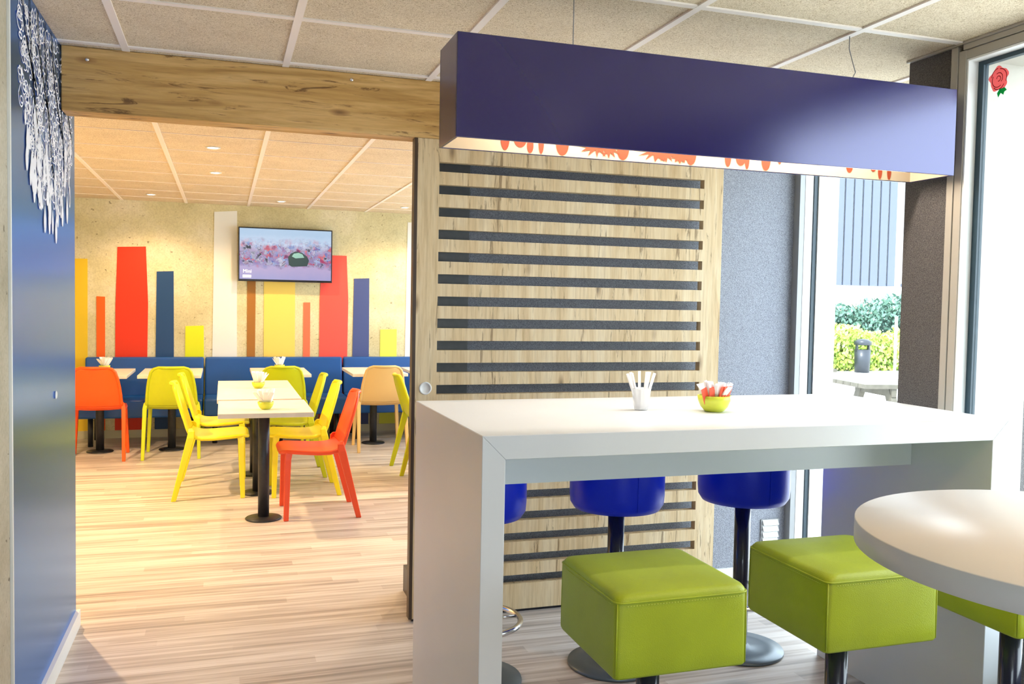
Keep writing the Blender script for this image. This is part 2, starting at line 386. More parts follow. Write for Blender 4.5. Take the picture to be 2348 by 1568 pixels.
for i in range(430):
    y=rnd.uniform(.13,1.12); zb=zbot(y); z=zb+(H-zb-.02)*rnd.random()
    w=rnd.uniform(.035,.09); h=rnd.uniform(.02,.075)
    if z+h/2>H-.008 or y-w/2<.05 or y+w/2>1.18: continue
    q=rnd.random(); lw=rnd.uniform(.004,.0075)
    if q<.35: drop(g,y,z,w,h,lw)
    elif q<.62: oval(y,z,w*.7,h*.7,lw)
    elif q<.72: drop(g,y,z,w*.4,h*.4,fill=True)
    else:
        a0=rnd.uniform(0,6.28); r0=rnd.uniform(.02,.05)
        ribbon(g,[(y+r0*(1-k/16)*math.cos(a0+k*.55),min(H-.01,z+.9*r0*(1-k/16)*math.sin(a0+k*.55))) for k in range(13)],lw)
for yc,zl,wy in ((.28,2.16,.10),(.36,1.98,.07),(.52,2.10,.10),(.62,1.9,.07),(.78,2.08,.10),(.9,1.92,.06),(1.02,2.1,.09)):
    for k_ in range(2):
        ribbon(g,[(yc+(wy+.02*k_)*math.sin(t*PI/11-PI/2),H-.01-(H-.01-zl+.02*k_)*abs(math.sin(PI*t/22))) for t in range(23)],.007)
for i in range(75):
    y=rnd.uniform(.2,1.08); z=zbot(y)+rnd.uniform(-.10,.16)
    drop(g,y,z,rnd.uniform(.022,.05),rnd.uniform(.04,.12),.009,fill=rnd.random()<.65)
for y,z,h in ((.52,1.72,.10),(.74,1.70,.11),(.36,1.84,.10),(.62,1.76,.08),(.88,1.77,.10),(.99,1.80,.12),(.45,1.78,.07)):
    drop(g,y,z,.045,h,.01,True); ribbon(g,[(y,z+h/2),(y,z+.25)],.008)
lace=g.build('lace_print',mat('white_print',(.92,.93,1.0),.85,spec=.15),pn); lace['label']='white lace chandelier print with hanging drips'
MB().lathe([(.001,0),(.012,0),(.016,.004),(.012,.006),(.001,.006)],24).build('ring_mark',m_whitepaint,pn)
rk=[o for o in pn.children if o.name.startswith('ring_mark')][0]; rk.rotation_euler=(0,PI/2,0); rk.location=(.0,.72,1.07)
# beam
bo=struct(MB().box(-.609,2.36,3.87,3.99,2.176,H-.001).build('trim_3',m_beam,None,.004))
for x in (-.515,.52):
    k=MB().lathe([(.001,0),(.009,0),(.009,.004),(.005,.009),(.001,.01)],16).build('bolt',m_chrome,bo); k.rotation_euler=(PI/2,0,0); k.location=(x,3.871,2.38 if x<0 else 2.40)
# back wall
struct(MB().box(1.075,2.9,3.98,4.3,0,H).build('wall_back',m_stucco))
j=struct(MB().box(.888,1.074,3.93,4.3,0,H-.0).build('trim_4',m_darkpanel,None,.002))
MB().box(.862,.888,3.925,4.305,0,.13).box(.862,1.074,4.3,4.312,0,.13).build('plinth',m_black,j)
struct(MB().box(1.075,2.9,3.965,3.98,0,.085).build('baseboard_back',m_whitepaint))
# vent
v=thing('wall_vent','small white louvred vent low on the grey textured wall','vent',(2.767,3.98,.215))
MB().box(-.055,.055,-.006,0,-.055,.115).build('vent_frame',m_greyalu,v)
g=MB()
for k in range(5):
    z=-.045+.032*k; g.prism([(-.018,z),(-.004,z+.026),(-.007,z+.028),(-.021,z+.002)],'x',-.046,.046)
g.build('louvre',m_whitepaint,v)
# sliding slatted door
D=struct(MB().box(.80,.815,3.868,3.915,.012,2.175).build('door_1',m_darkedge))  # dark brown strip down the left edge of the door
g=MB(); X0,X1=.815,2.362
g.box(X0,.914,3.87,3.91,.012,2.175); g.box(2.255,X1,3.87,3.91,.012,2.175)
tops=[2.076-.1*k for k in range(20)]
prev=2.175
for t in tops:
    g.box(.914,2.255,3.87,3.91,t,prev); prev=t-.043
g.box(.914,2.255,3.87,3.91,.012,prev)
g.build('slatted_panel',m_oak,D)
MB().box(.815,X1,3.875,3.90,0.0,.011).build('floor_gap_shade',m_black,D)  # black strip standing in for the shadow gap below the door
hp=MB().lathe([(.001,.0),(.021,.0),(.022,.004),(.028,.004),(.029,.0),(.029,-.002),(.001,-.002)],40).build('finger_pull',m_whitepaint,D); hp.rotation_euler=(PI/2,0,0); hp.location=(.863,3.869,1.062)
# ------------------------------------------------------------------ pillar and facade of the front room
struct(MB().box(2.56,3.1,2.635,2.85,0,H).build('wall_right_pillar',m_pillar))
struct(MB().box(2.56,2.9,-3.0,2.52,0,.36).build('wall_right',m_pillar))
struct(MB().box(2.546,2.9,-3.0,2.855,H-.010,H-.0005).box(2.553,2.9,-3.0,2.58,2.40,H-.010).box(2.558,2.9,-3.0,2.58,2.366,2.398).build('trim_5',m_alu,None,.002))
struct(MB().box(2.553,2.9,2.604,2.634,.0,H-.011).box(2.556,2.9,2.568,2.601,.0,2.399).build('trim_6',m_alu,None,.002))
w1=struct(MB().box(2.561,2.607,2.560,2.567,.36,2.365).box(2.561,2.607,.95,2.560,2.358,2.365).box(2.561,2.607,.95,2.560,.36,.367).build('window_1',m_whitepaint))
MB().box(2.607,2.63,2.536,2.567,.36,2.365).box(2.607,2.63,.95,2.536,2.342,2.365).box(2.607,2.63,.95,2.536,.36,.39).box(2.607,2.63,.95,.98,.39,2.342).build('gasket_frame',m_gasket,w1)
MB().box(2.614,2.62,.98,2.536,.39,2.342).build('pane',m_glass,w1)
w5=struct(MB().box(2.614,2.62,-3,-1.3,.36,2.365).build('window_5',m_glass))
struct(MB().box(2.57,2.9,-1.3,.95,.36,H-.012).build('wall_right_middle',m_front))
# rear window between back wall and pillar
w2=struct(MB().box(2.858,2.888,3.930,3.979,0,H).box(2.888,3.1,3.936,3.979,0,H).box(2.89,3.0,2.852,2.9,0,H).box(2.89,3.0,2.9,3.935,2.36,H).build('window_2',m_greyalu))
MB().box(2.889,2.938,3.928,3.935,0.02,2.36).box(2.90,2.96,2.90,2.95,0.02,2.36).build('sash',m_whitepaint,w2)
MB().box(2.939,2.962,3.922,3.935,0.02,2.36).build('gasket_frame',m_gasket,w2)
MB().box(2.963,3.012,3.915,3.935,0.02,2.36).build('sash',m_whitepaint,w2)
MB().box(2.985,2.992,2.95,3.914,.02,2.36).build('pane',m_glass,w2)
struct(MB().box(2.94,3.1,2.6,4.0,2.36,2.55).build('wall_right_lintel',m_room))
# wall behind the camera with a wide window
struct(MB().box(-3.3,-.6,-3.2,-3.0,0,H).box(1.2,3.1,-3.2,-3.0,0,H).box(-.6,1.2,-3.2,-3.0,0,.5).box(-.6,1.2,-3.2,-3.0,2.1,H).build('wall_front',m_front))
struct(MB().box(-.6,1.2,-3.11,-3.10,.5,2.1).build('window_4',m_glass))
# downlights
def spot(name,x,y,e,size=150,col=(1,.64,.32),rad=.03):
    l=bpy.data.lights.new(name,'SPOT'); l.energy=e; l.spot_size=math.radians(size); l.spot_blend=.6; l.color=col; l.shadow_soft_size=rad
    o=bpy.data.objects.new(name,l); COL.objects.link(o); o.location=(x,y,H-.02); return o
m_bulb=emis('lit_bulb',(1,.85,.6),14)
dl0=None
for i,(x,y) in enumerate([(-.07,6.1),(-.065,7.3),(-.665,9.12),(.543,9.137),(1.786,9.11),(1.9,6.1),(-1.4,6.2),(1.68,.73)]):
    labs=['recessed downlight nearest the oak beam, over the middle tables','second recessed downlight behind the one nearest the beam','recessed downlight near the far wall above the orange chair','recessed downlight near the far wall above the television','recessed downlight near the far wall by the sliding door edge','recessed ceiling downlight hidden beyond the sliding door','recessed ceiling downlight hidden behind the lace-printed panel','recessed ceiling downlight above the round table']
    if dl0 is None:
        dl0=thing('downlight',labs[0],'ceiling light',(x,y,H)); 
        MB().lathe([(.034,-.001),(.046,-.001),(.045,-.006),(.036,-.008),(.034,-.006)],32,cap=False).build('trim_ring',m_whitepaint,dl0)
        MB().lathe([(.001,-.003),(.034,-.003),(.034,.0),(.001,.0)],32).build('lens',m_bulb,dl0)
        dl0['group']='recessed downlights'
    else: dup(dl0,(x,y,H),None,labs[i])
    spot('downlight_lamp',x,y,DL_E*(1.7 if i<2 else 12 if i==6 else 3 if i==5 else 1.6)*(1.0 if i<7 else 1.4),140 if i<7 else 120)
# ------------------------------------------------------------------ bar counter
ct=thing('bar_counter','tall white laminate bar counter with waterfall side panels','counter',(0,0,0))
x0,x1,y0,y1,zt=.648,2.437,2.21,3.05,1.10; t=.065
MB().prism([(x0,zt),(x1,zt),(x1-t,zt-t),(x0+t,zt-t)],'y',y0,y1).build('worktop',m_white,ct,.0015,1)
MB().prism([(x0,zt),(x0+t,zt-t),(x0+t,0),(x0,0)],'y',y0,y1).build('side_panel',m_white,ct,.0015,1)
MB().prism([(x1,zt),(x1-t,zt-t),(x1-t,0),(x1,0)],'y',y0,y1).build('side_panel',m_white,ct,.0015,1)
MB().box(x0+t+.001,x1-t-.001,2.56,2.60,.893,zt-t-.001).build('apron',m_white,ct)
# ------------------------------------------------------------------ hanging lamp box
lp=thing('pendant_lamp','long navy box pendant lamp with orange drip pattern inside, hanging over the bar counter','lamp',(0,0,0))
lx0,lx1,ly0,ly1,lz0,lz1=.65,2.505,2.55,2.765,1.94,2.248; tt=.008
g=MB(); g.box(lx0,lx1,ly0,ly0+tt,lz0,lz1); g.box(lx0,lx1,ly1-tt,ly1,lz0,lz1); g.box(lx0,lx0+tt,ly0+tt,ly1-tt,lz0,lz1); g.box(lx1-tt,lx1,ly0+tt,ly1-tt,lz0,lz1); g.box(lx0+tt,lx1-tt,ly0+tt,ly1-tt,lz1-.01,lz1)
g.build('shade',m_lampnavy,lp,.0015,1)
m_lin=mat('cream_lining',(.40,.34,.25),.6)
g=MB(); e=.002
g.box(lx0+tt,lx1-tt,ly1-tt-e,ly1-tt-.0002,lz0+.002,lz1-.012); g.box(lx0+tt,lx1-tt,ly0+tt+.0002,ly0+tt+e,lz0+.002,lz1-.012)
g.box(lx0+tt+.0002,lx0+tt+e,ly0+tt+e,ly1-tt-e,lz0+.002,lz1-.012); g.box(lx1-tt-e,lx1-tt-.0002,ly0+tt+e,ly1-tt-e,lz0+.002,lz1-.012)
g.build('lining',m_lin,lp)
m_drip=mat('orange_print',(.24,.03,.004),.6); yy=ly1-tt-e-.0008
def blob(cx_,cz,w,h,top=1.0,bot=1.0):
    global yy
    yy-=.00004; h=min(h,.075); cz=max(cz,lz0+.004+h/2)
    pts=[]
    for k in range(22):
        a=2*PI*k/22; c_=math.cos(a); s_=math.sin(a)
        pts.append((cx_+w/2*s_*(top if c_>0 else bot), cz+h/2*c_))
    g=MB(); g.b.faces.new([g.b.verts.new((p[0],yy,p[1])) for p in pts]); g.build('drip_print',m_drip,lp)
def px2x(px): return lx0+(px-1008)/(2075-1008)*(lx1-lx0)*1.0
for px,w,h,cz in [(1133,16,.09,1.985),(1163,24,.06,1.99),(1183,12,.05,1.955),(1205,10,.07,1.97),(1248,24,.09,1.97),(1375,24,.09,1.975),(1525,22,.09,1.975),(1610,14,.09,1.985),(1640,22,.06,1.985),(1655,10,.09,1.97),(1700,20,.08,1.965),(1733,7,.03,1.985),(1908,16,.05,1.985),(1970,14,.04,1.99),(1988,10,.06,1.965),(2012,10,.06,1.965),(2080,12,.06,1.97)]:
    blob(px2x(px)+.0,cz,w*.0019,h)
def splash(px,w):
    global yy
    yy-=.00004
    c_=px2x(px); r2=random.Random(px); pts=[]
    for k in range(26):
        a=2*PI*k/26; rr=(1 if k%2 else r2.uniform(.35,.8))
        pts.append((c_+w/2*rr*math.sin(a),1.985+.040*rr*math.cos(a)))
    g=MB(); g.b.faces.new([g.b.verts.new((p[0],yy,p[1])) for p in pts]); g.build('drip_print',m_drip,lp)
for px,w in ((1320,.14),(1345,.10),(1445,.16),(1470,.10),(1500,.08)): splash(px,w)
m_tube=emis('lit_tube',(1,.80,.58),5)
MB().box(.8,2.36,2.64,2.675,2.19,2.215).build('light_tube',m_tube,lp)
al=bpy.data.lights.new('tube_lamp','AREA'); al.shape='RECTANGLE'; al.size=1.5; al.size_y=.06; al.energy=11; al.color=(1,.88,.74)
ao=bpy.data.objects.new('tube_lamp',al); COL.objects.link(ao); ao.location=(1.58,2.6575,2.185)
for xw in (1.06,2.12):
    yw=2.66
    MB().tube([(xw,yw,lz1-.002),(xw+(.0 if xw<2 else .03),yw,2.30),(xw,yw,2.38),(xw,yw,H)],.0018,6).build('suspension_wire',m_greyalu,lp)
# ------------------------------------------------------------------ stools
def blue_stool(first=None):
    o=thing('round_bar_stool','x','stool',(0,0,0),0,'blue round bar stools along the back of the counter')
    s_=MB().lathe([(.001,.637),(.13,.637),(.172,.642),(.187,.665),(.19,.70),(.19,.80),(.187,.822),(.172,.838),(.10,.843),(.001,.844)],56).build('seat',m_blue,o)
    MB().tube([(.191*math.cos(2*PI*k/48),.191*math.sin(2*PI*k/48),.815) for k in range(48)],.0022,6,True).tube([(0,-.1905,.66),(0,-.1915,.74),(0,-.191,.81)],.0012,6).build('seam_piping',m_blue,s_)
    MB().cyl(0,0,.02,.637,.033,32).build('pole',m_navypole,o)
    MB().lathe([(.001,0),(.182,0),(.185,.006),(.182,.014),(.12,.018),(.045,.022),(.036,.03),(.001,.03)],56).build('base_disc',m_disc,o)
    MB().tube([(.175*math.cos(2*PI*k/40),.175*math.sin(2*PI*k/40),.235) for k in range(40)],.011,10,True).tube([(.033,0,.235),(.17,0,.235)],.007,8).tube([(-.033,0,.235),(-.17,0,.235)],.007,8).build('foot_ring',m_chrome,o)
    return o
b1=blue_stool(); b1.location=(.92,3.2,0); b1['label']='blue round bar stool behind the left side panel of the counter'
dup(b1,(1.505,3.2,0),0,'blue round bar stool in the middle of the three, behind the counter')
dup(b1,(2.085,3.19,0),0,'blue round bar stool nearest the rear window')
def green_stool(z=.55,sz=.365):
    o=thing('square_bar_stool','x','stool',(0,0,0),0,'green cube bar stools in front of the counter')
    h=sz/2
    g=MB(); n=6; rings=[]
    def sq(hw,zz,bulge,r=.022):
        pts=[]
        for i,(sx,sy) in enumerate(((1,-1),(1,1),(-1,1),(-1,-1))):
            a0=-PI/2+i*PI/2
            for k in range(5):
                a=a0+k*PI/8; pts.append((sx*(hw-r)+r*math.cos(a), sy*(hw-r)+r*math.sin(a)))
            for k in range(1,6):
                t_=-1+2*k/6; q=hw+hw*bulge*(1-t_*t_); e_=t_*(hw-r)
                pts.append(((q,e_),(-e_,q),(-q,-e_),(e_,-q))[i])
        return [(p[0],p[1],zz) for p in pts]
    rings=[sq(h*.5,0.0,0),sq(h*.985,0.0,0,.014),sq(h*1.0,.006,.0,.014),sq(h*.997,.05,.012,.014),sq(h*.997,.10,.016,.015),sq(h*.998,.15,.012,.017),sq(h*1.0,.184,.004,.020),sq(h*.992,.194,.002,.024),sq(h*.97,.2015,0,.03),sq(h*.90,.2055,0,.035),sq(h*.5,.209,0)]
    g.loft(rings,True,True)
    s_=g.build('seat',m_green,o); s_.location=(0,0,z)
    # welt seam and stitches round the top and up the corners
    g=MB(); c_=h+.0005
    ring=[(-c_,-c_),(c_,-c_),(c_,c_),(-c_,c_)]; rc=[sq(h+.0005,.187,.004,.020)]
    pts=[]
    for i in range(4):
        a=ring[i]; d_=ring[(i+1)%4]
        for k in range(12): tt_=k/12; pts.append((a[0]+(d_[0]-a[0])*tt_,a[1]+(d_[1]-a[1])*tt_,.187+.0))
    g.tube(rc[0],.0026,6,True)
    for a in ring:
        q_=1-.0045/h
        g.tube([(a[0]*q_,a[1]*q_,.006),(a[0]*q_,a[1]*q_,.1),(a[0]*(q_-.006),a[1]*(q_-.006),.185)],.0022,6)
    g.build('welt',m_green,s_)
    for i in range(4):
        g=MB(); a=ring[i]; d_=ring[(i+1)%4]
        for k in range(40):
            tt_=.07+.86*(k+.5)/40; px,py=a[0]+(d_[0]-a[0])*tt_,a[1]+(d_[1]-a[1])*tt_
            tx,ty=(d_[0]-a[0]),(d_[1]-a[1]); l_=math.hypot(tx,ty); tx/=l_;ty/=l_
            nx,ny=ty,-tx; bl=.0012+.0012*math.sin(PI*tt_)
            g.tube([(px-tx*.0026+nx*bl,py-ty*.0026+ny*bl,.1795),(px+tx*.0026+nx*bl,py+ty*.0026+ny*bl,.1795)],.0008,4)
        g.build('stitching',m_stitch,s_)
    MB().cyl(0,0,.02,z,.031,32).build('pole',m_navypole,o)
    MB().lathe([(.001,0),(.182,0),(.185,.006),(.182,.014),(.12,.018),(.045,.022),(.036,.03),(.001,.03)],56).build('base_disc',m_disc,o)
    MB().tube([(.175*math.cos(2*PI*k/40),.175*math.sin(2*PI*k/40),.235) for k in range(40)],.011,10,True).tube([(.031,0,.235),(.17,0,.235)],.007,8).tube([(-.031,0,.235),(-.17,0,.235)],.007,8).build('foot_ring',m_chrome,o)
    return o
g1=green_stool(); g1.location=(1.076,2.07,0); g1['label']='green cube bar stool farthest from the round table'
dup(g1,(1.678,2.07,0),0,'green cube bar stool partly overlapped by the round table edge')
dup(g1,(2.262,2.012,0),0,'green cube bar stool mostly hidden under the round table, nearest the window')
# round high table
rt=thing('round_table','white round high table in the right foreground','table',(1.383,1.06,0))
MB().lathe([(.001,1.038),(.380,1.038),(.385,1.040),(.385,1.078),(.3835,1.08),(.001,1.08)],96).build('tabletop',m_white,rt)
MB().cyl(0,0,.02,1.038,.035).build('pole',m_navypole,rt)
MB().lathe([(.001,0),(.23,0),(.232,.006),(.22,.014),(.05,.022),(.001,.03)],56).build('base_disc',m_disc,rt)
# ------------------------------------------------------------------ bowls, sachets, straws
def bowl(x,y,z,label,s=1.0):
    o=MB().lathe([(.001,0),(.026,0),(.030,.002),(.043,.016),(.0515,.036),(.053,.052),(.0505,.052),(.0485,.036),(.040,.018),(.028,.008),(.001,.006)],40).build('sachet_bowl',m_bowl)
    o.location=(x,y,z); o.scale=(s,s,s); tag(o,label,'bowl',None); return o
sach=None
def sachets(x,y,z,n,grp,labw,seed,s=1.0,reds=0,labr=None):
    global sach
    R_=random.Random(seed)
    for i in range(n):
        if sach is None:
            g=MB(); g.loft([[(-.011,-.0006,0),(.011,-.0006,0),(.011,.0006,0),(-.011,.0006,0)],[(-.0105,-.0022,.012),(.0105,-.0022,.012),(.0105,.0022,.012),(-.0105,.0022,.012)],[(-.0105,-.0022,.05),(.0105,-.0022,.05),(.0105,.0022,.05),(-.0105,.0022,.05)],[(-.011,-.0006,.066),(.011,-.0006,.066),(.011,.0006,.066),(-.011,.0006,.066)]])
            sach=g.build('sugar_sachet',m_paper,None,.0006,1); o=sach
        else:
            o=sach.copy(); COL.objects.link(o)
        a=2*PI*i/n+R_.uniform(-.2,.2); rr=R_.uniform(.006,.026); tilt=R_.uniform(.2,.75)
        red=i<reds
        if red: a=-PI/2+(-.9 if i%2 else .3)+R_.uniform(-.4,.4); rr=.026; tilt=.38
        if red and o is not sach: o.data=o.data.copy(); o.data.materials[0]=m_redpaper
        o.location=(x+rr*math.cos(a)*s,y+rr*math.sin(a)*s,z+.034*s)
        d_=Vector((math.cos(a)*math.sin(tilt),math.sin(a)*math.sin(tilt),math.cos(tilt)))
        q=d_.to_track_quat('Z','Y'); o.rotation_mode='QUATERNION'; o.rotation_quaternion=q @ Matrix.Rotation(R_.uniform(-.5,.5)+(0 if not red else 0),4,'Z').to_quaternion()
        o.scale=(s,s,s)
        tag(o,labr if red else labw,'sachet',('red ' if red else 'white ')+grp)
bowl(1.568,2.588,1.10,'small lime bowl of sachets on the bar counter',1.05)
sachets(1.568,2.588,1.10,14,'sachets in the counter bowl','white sugar sachet standing in the lime bowl on the bar counter',1,1.05)
for i,(dx,dy,a) in enumerate([(-.034,-.014,-.45),(-.022,-.022,-.25),(-.028,-.005,-.6),(.0,-.03,.0),(.008,-.03,.03),(.016,-.028,.06),(.024,-.024,.12)]):
    o=sach.copy(); o.data=sach.data.copy(); o.data.materials[0]=m_redpaper; COL.objects.link(o); o.name='sugar_sachet'
    o.rotation_mode='XYZ'; o.location=(1.568+dx,2.588+dy,1.125); o.rotation_euler=(.30,a,0.1*i); o.scale=(1.0,1,1.0)
    tag(o,'red paper sachet standing in the lime bowl on the bar counter','sachet','red sachets in the counter bowl')
def frosted():
    m=bpy.data.materials.new('frosted_plastic'); m.use_nodes=True; N=m.node_tree.nodes; L=m.node_tree.links; N.clear()
    o=N.new('ShaderNodeOutputMaterial'); t=N.new('ShaderNodeBsdfTransparent'); d=N.new('ShaderNodeBsdfPrincipled'); d.inputs['Base Color'].default_value=(.9,.92,.94,1); d.inputs['Roughness'].default_value=.15
    mx=N.new('ShaderNodeMixShader'); mx.inputs[0].default_value=.45; L.new(t.outputs[0],mx.inputs[1]); L.new(d.outputs[0],mx.inputs[2]); L.new(mx.outputs[0],o.inputs[0]); return m
cup=MB().lathe([(.001,0),(.021,0),(.023,.003),(.033,.071),(.034,.074),(.032,.073),(.0215,.006),(.001,.005)],40).build('straw_cup',frosted(),None)
cup.location=(1.335,2.666,1.10); tag(cup,'small translucent cup holding paper-wrapped straws on the bar counter','cup')
st=None
for i,(a,tl) in enumerate([(PI,.36),(2.7,.26),(1.6,.14),(-.3,.12),(.4,.22),(0,.32),(-1.2,.16),(3.6,.30)]):
    d_=Vector((math.cos(a)*math.sin(tl),math.sin(a)*math.sin(tl)*.4,math.cos(tl)))
    if st is None: st=MB().tube([(0,0,0),(0,0,.122)],.0047,10).build('paper_straw',m_paper); o=st
    else: o=st.copy(); COL.objects.link(o)
    o.location=(1.335+.010*math.cos(a),2.666+.010*math.sin(a),1.108); o.rotation_mode='QUATERNION'; o.rotation_quaternion=d_.to_track_quat('Z','Y')
    tag(o,'white wrapped straw standing in the cup on the bar counter','straw','straws in the counter cup')
# ------------------------------------------------------------------ plastic chair
def chair(kind):
    o=thing('plastic_chair','x','chair')
    prof=[(.256,.449),(.246,.456),(.215,.459),(.12,.452),(.02,.445),(-.06,.445),(-.105,.455),(-.135,.480),(-.152,.515),(-.172,.575),(-.195,.65),(-.218,.725),(-.235,.785),(-.243,.812),(-.247,.824)]
    wid=[.150,.185,.206,.220,.224,.220,.215,.211,.209,.205,.197,.184,.167,.143,.105]
    def grid(i0,i1):
        g=MB(); nc=13; rows=[]
        for i in range(i0,i1):
            y,z=prof[i]; w=wid[i]; row=[]
            k=min(1,max(0,(i-5)/4))
            for j in range(nc):
                u_=-1+2*j/(nc-1); d_=(1-u_*u_)
                row.append(g.b.verts.new((u_*w, y-.028*k*d_, z-.012*(1-k)*d_*(1 if 1<i else .3))))
            rows.append(row)
        for a,c_ in zip(rows,rows[1:]):
            for j in range(nc-1): g.b.faces.new((a[j],a[j+1],c_[j+1],c_[j]))
        return g,[[tuple(v.co) for v in r_] for r_ in rows]
    def finish(g,name):
        ob=g.build(name,None,o,smooth=True); ob.data.materials.append(None)
        md=ob.modifiers.new('sub','SUBSURF'); md.levels=1; md.render_levels=2
        md=ob.modifiers.new('sol','SOLIDIFY'); md.thickness=.012; md.offset=0
        return ob
    g,R1=grid(0,8); seat=finish(g,'seat')
    g,R2=grid(7,15); back=finish(g,'backrest')
    # rims
    g=MB(); pts=[R1[i][0] for i in range(7,-1,-1)]+R1[0][1:-1]+[R1[i][-1] for i in range(0,8)]
    pts=[(p[0],p[1]-.004*min(1,max(0,(p[2]-.45)/.05)),p[2]-.007) for p in pts]
    g.tube(pts,.0135,8); g.build('seat_rim',None,seat)
    g=MB(); pts=[R2[i][0] for i in range(0,8)]+R2[-1][1:-1]+[R2[i][-1] for i in range(7,-1,-1)]
    pts=[(p[0],p[1]-.004,p[2]-.007*max(0,1-(p[2]-.515)/.05)) for p in pts]
    g.tube(pts,.0133,8); g.build('back_rim',None,back)
    def leg(path,name='leg'):
        g=MB(); rings=[]
        for (x,y,z,a,b_) in path: rings.append([(x-a,y-b_,z),(x+a,y-b_,z),(x+a,y+b_,z),(x-a,y+b_,z)])
        return g.loft(rings).build(name,None,o,.005,2)
    for s_ in (-1,1):
        leg([(s_*.198,.205,.45,.018,.024),(s_*.205,.212,.40,.017,.021),(s_*.225,.222,0,.014,.016)])
        leg([(s_*.207,-.138,.515,.010,.013),(s_*.219,-.130,.495,.016,.021),(s_*.226,-.135,.45,.018,.027),(s_*.236,-.250,0,.014,.017)])
    # apron frame under the seat
    return o
ch0=chair('x')
def mesh_variant(cache={}):
    return cache
VAR={}
def put_chair(x,y,rz,m,label,group):
    global ch_used
    if not ch_used: o=ch0; ch_used=True; o.location=(x,y,0); o.rotation_euler=(0,0,rz)
    else: o=dup(ch0,(x,y,0),rz)
    def setm(ob):
        if ob.type=='MESH':
            key=(BASE[ob.data.name] if ob.data.name in BASE else ob.data.name, m.name)
            if key not in VAR:
                me=ob.data.copy(); me.materials.clear(); me.materials.append(m); VAR[key]=me
            ob.data=VAR[key]
        for c_ in ob.children: setm(c_)
    setm(o); tag(o,label,'chair',group); return o
BASE={}
# keep pristine template meshes: paint copies only
tmpl=ch0
chairs=[ # x,y,rz(facing: 0=+y),mat,label,group
 (-1.067,8.62,0,P_or,'bright orange plastic chair at the bench table beside the blue panel','chairs at the bench tables'),
 (-.443,8.62,0,P_lime,'lime green plastic chair at the bench table second from the left','chairs at the bench tables'),
 (.52,8.62,0,P_lime,'lime green plastic chair at the bench table behind the white middle tables','chairs at the bench tables'),
 (1.465,8.62,0,P_tan,'tan beige plastic chair at the bench table right of the middle tables','chairs at the bench tables'),
 (-.085,6.87,-PI/2,P_yel,'yellow plastic chair on the left of the middle tables, nearer the camera','chairs at the middle tables'),
 (-.065,7.60,-PI/2,P_yel,'yellow plastic chair on the left of the middle tables, farther back','chairs at the middle tables'),
 (.575,6.81,PI/2,P_yel,'yellow plastic chair on the right of the middle tables, just behind the red one','chairs at the middle tables'),
 (.545,7.50,PI/2,P_lime,'yellow-green plastic chair on the right of the middle tables, farthest back','chairs at the middle tables'),
 (.615,6.10,PI/2,P_red,'red orange plastic chair standing at the front middle table','chairs at the middle tables'),
 (1.66,7.42,-PI/2,P_lime,'lime green plastic chair half hidden behind the sliding door edge','chairs at the hidden table'),
 (1.71,6.80,-PI/2,P_red,'red plastic chair almost wholly hidden behind the sliding door edge','chairs at the hidden table')]
copies=[dup(ch0) for _ in chairs[1:]]
for i,(x,y,rz,m,lab,grp) in enumerate(chairs):
    o=ch0 if i==0 else copies[i-1]
    o.location=(x,y,0); o.rotation_euler=(0,0,rz); tag(o,lab,'chair',grp)
    stack=list(o.children)
    while stack:
        k=stack.pop(); stack+=list(k.children)
        src=k.data.get('src') or k.data.name
        key=(src,m.name)
        if key not in VAR:
            me=k.data.copy(); me.materials.clear(); me.materials.append(m); me['src']=src; VAR[key]=me
        k.data=VAR[key]
# ------------------------------------------------------------------ tables
def table(w,d,label,group,x,y,h=.745):
    o=thing('cafe_table',label,'table',(x,y,0),0,group)
    MB().box(-w/2,w/2,-d/2,d/2,h-.03,h).build('tabletop',m_table,o,.002,1)
    MB().box(-w/2+.08,w/2-.08,-.03,.03,h-.045,h-.03).build('bracket',m_dark,o)
    MB().cyl(0,0,.012,h-.03,.036,32).build('pole',m_dark,o)
    MB().lathe([(.001,0),(.115,0),(.118,.006),(.112,.012),(.045,.018),(.001,.022)],48).build('base_disc',m_dark,o)
    return o
ta=table(.575,.72,'pale square table of the middle row, nearest the camera, with a bowl of sachets','middle tables',.255,5.98)
dup(ta,(.245,6.79,0),0,'pale table in the middle of the middle row')
dup(ta,(.245,7.53,0),0,'pale table at the far end of the middle row')
tb=table(.54,.84,'pale table by the blue bench behind the orange chair','bench tables',-1.09,8.93)
for x,l in ((-.465,'pale table by the blue bench behind the left lime chair'),(.525,'pale table by the blue bench behind the middle tables'),(1.455,'pale table by the blue bench behind the tan chair'),(2.08,'pale table by the blue bench cut off by the sliding door edge')): dup(tb,(x,8.93,0),0,l)
dup(ta,(2.02,7.1,0),0,'pale table hidden beyond the sliding door')
for x,y,l,n in ((.258,5.82,'front middle table',11),(.262,7.2,'far middle table',11),(-1.07,9.1,'leftmost bench table',9),(.535,9.1,'bench table under the television',9)):
    z=.745
    bowl(x,y,z,'small lime bowl of white sachets on the '+l,.95)
    sachets(x,y,z,n+3,'sachets on the '+l,'white paper sachet in the bowl on the '+l,int(abs(x)*1000+y*10),1.35)
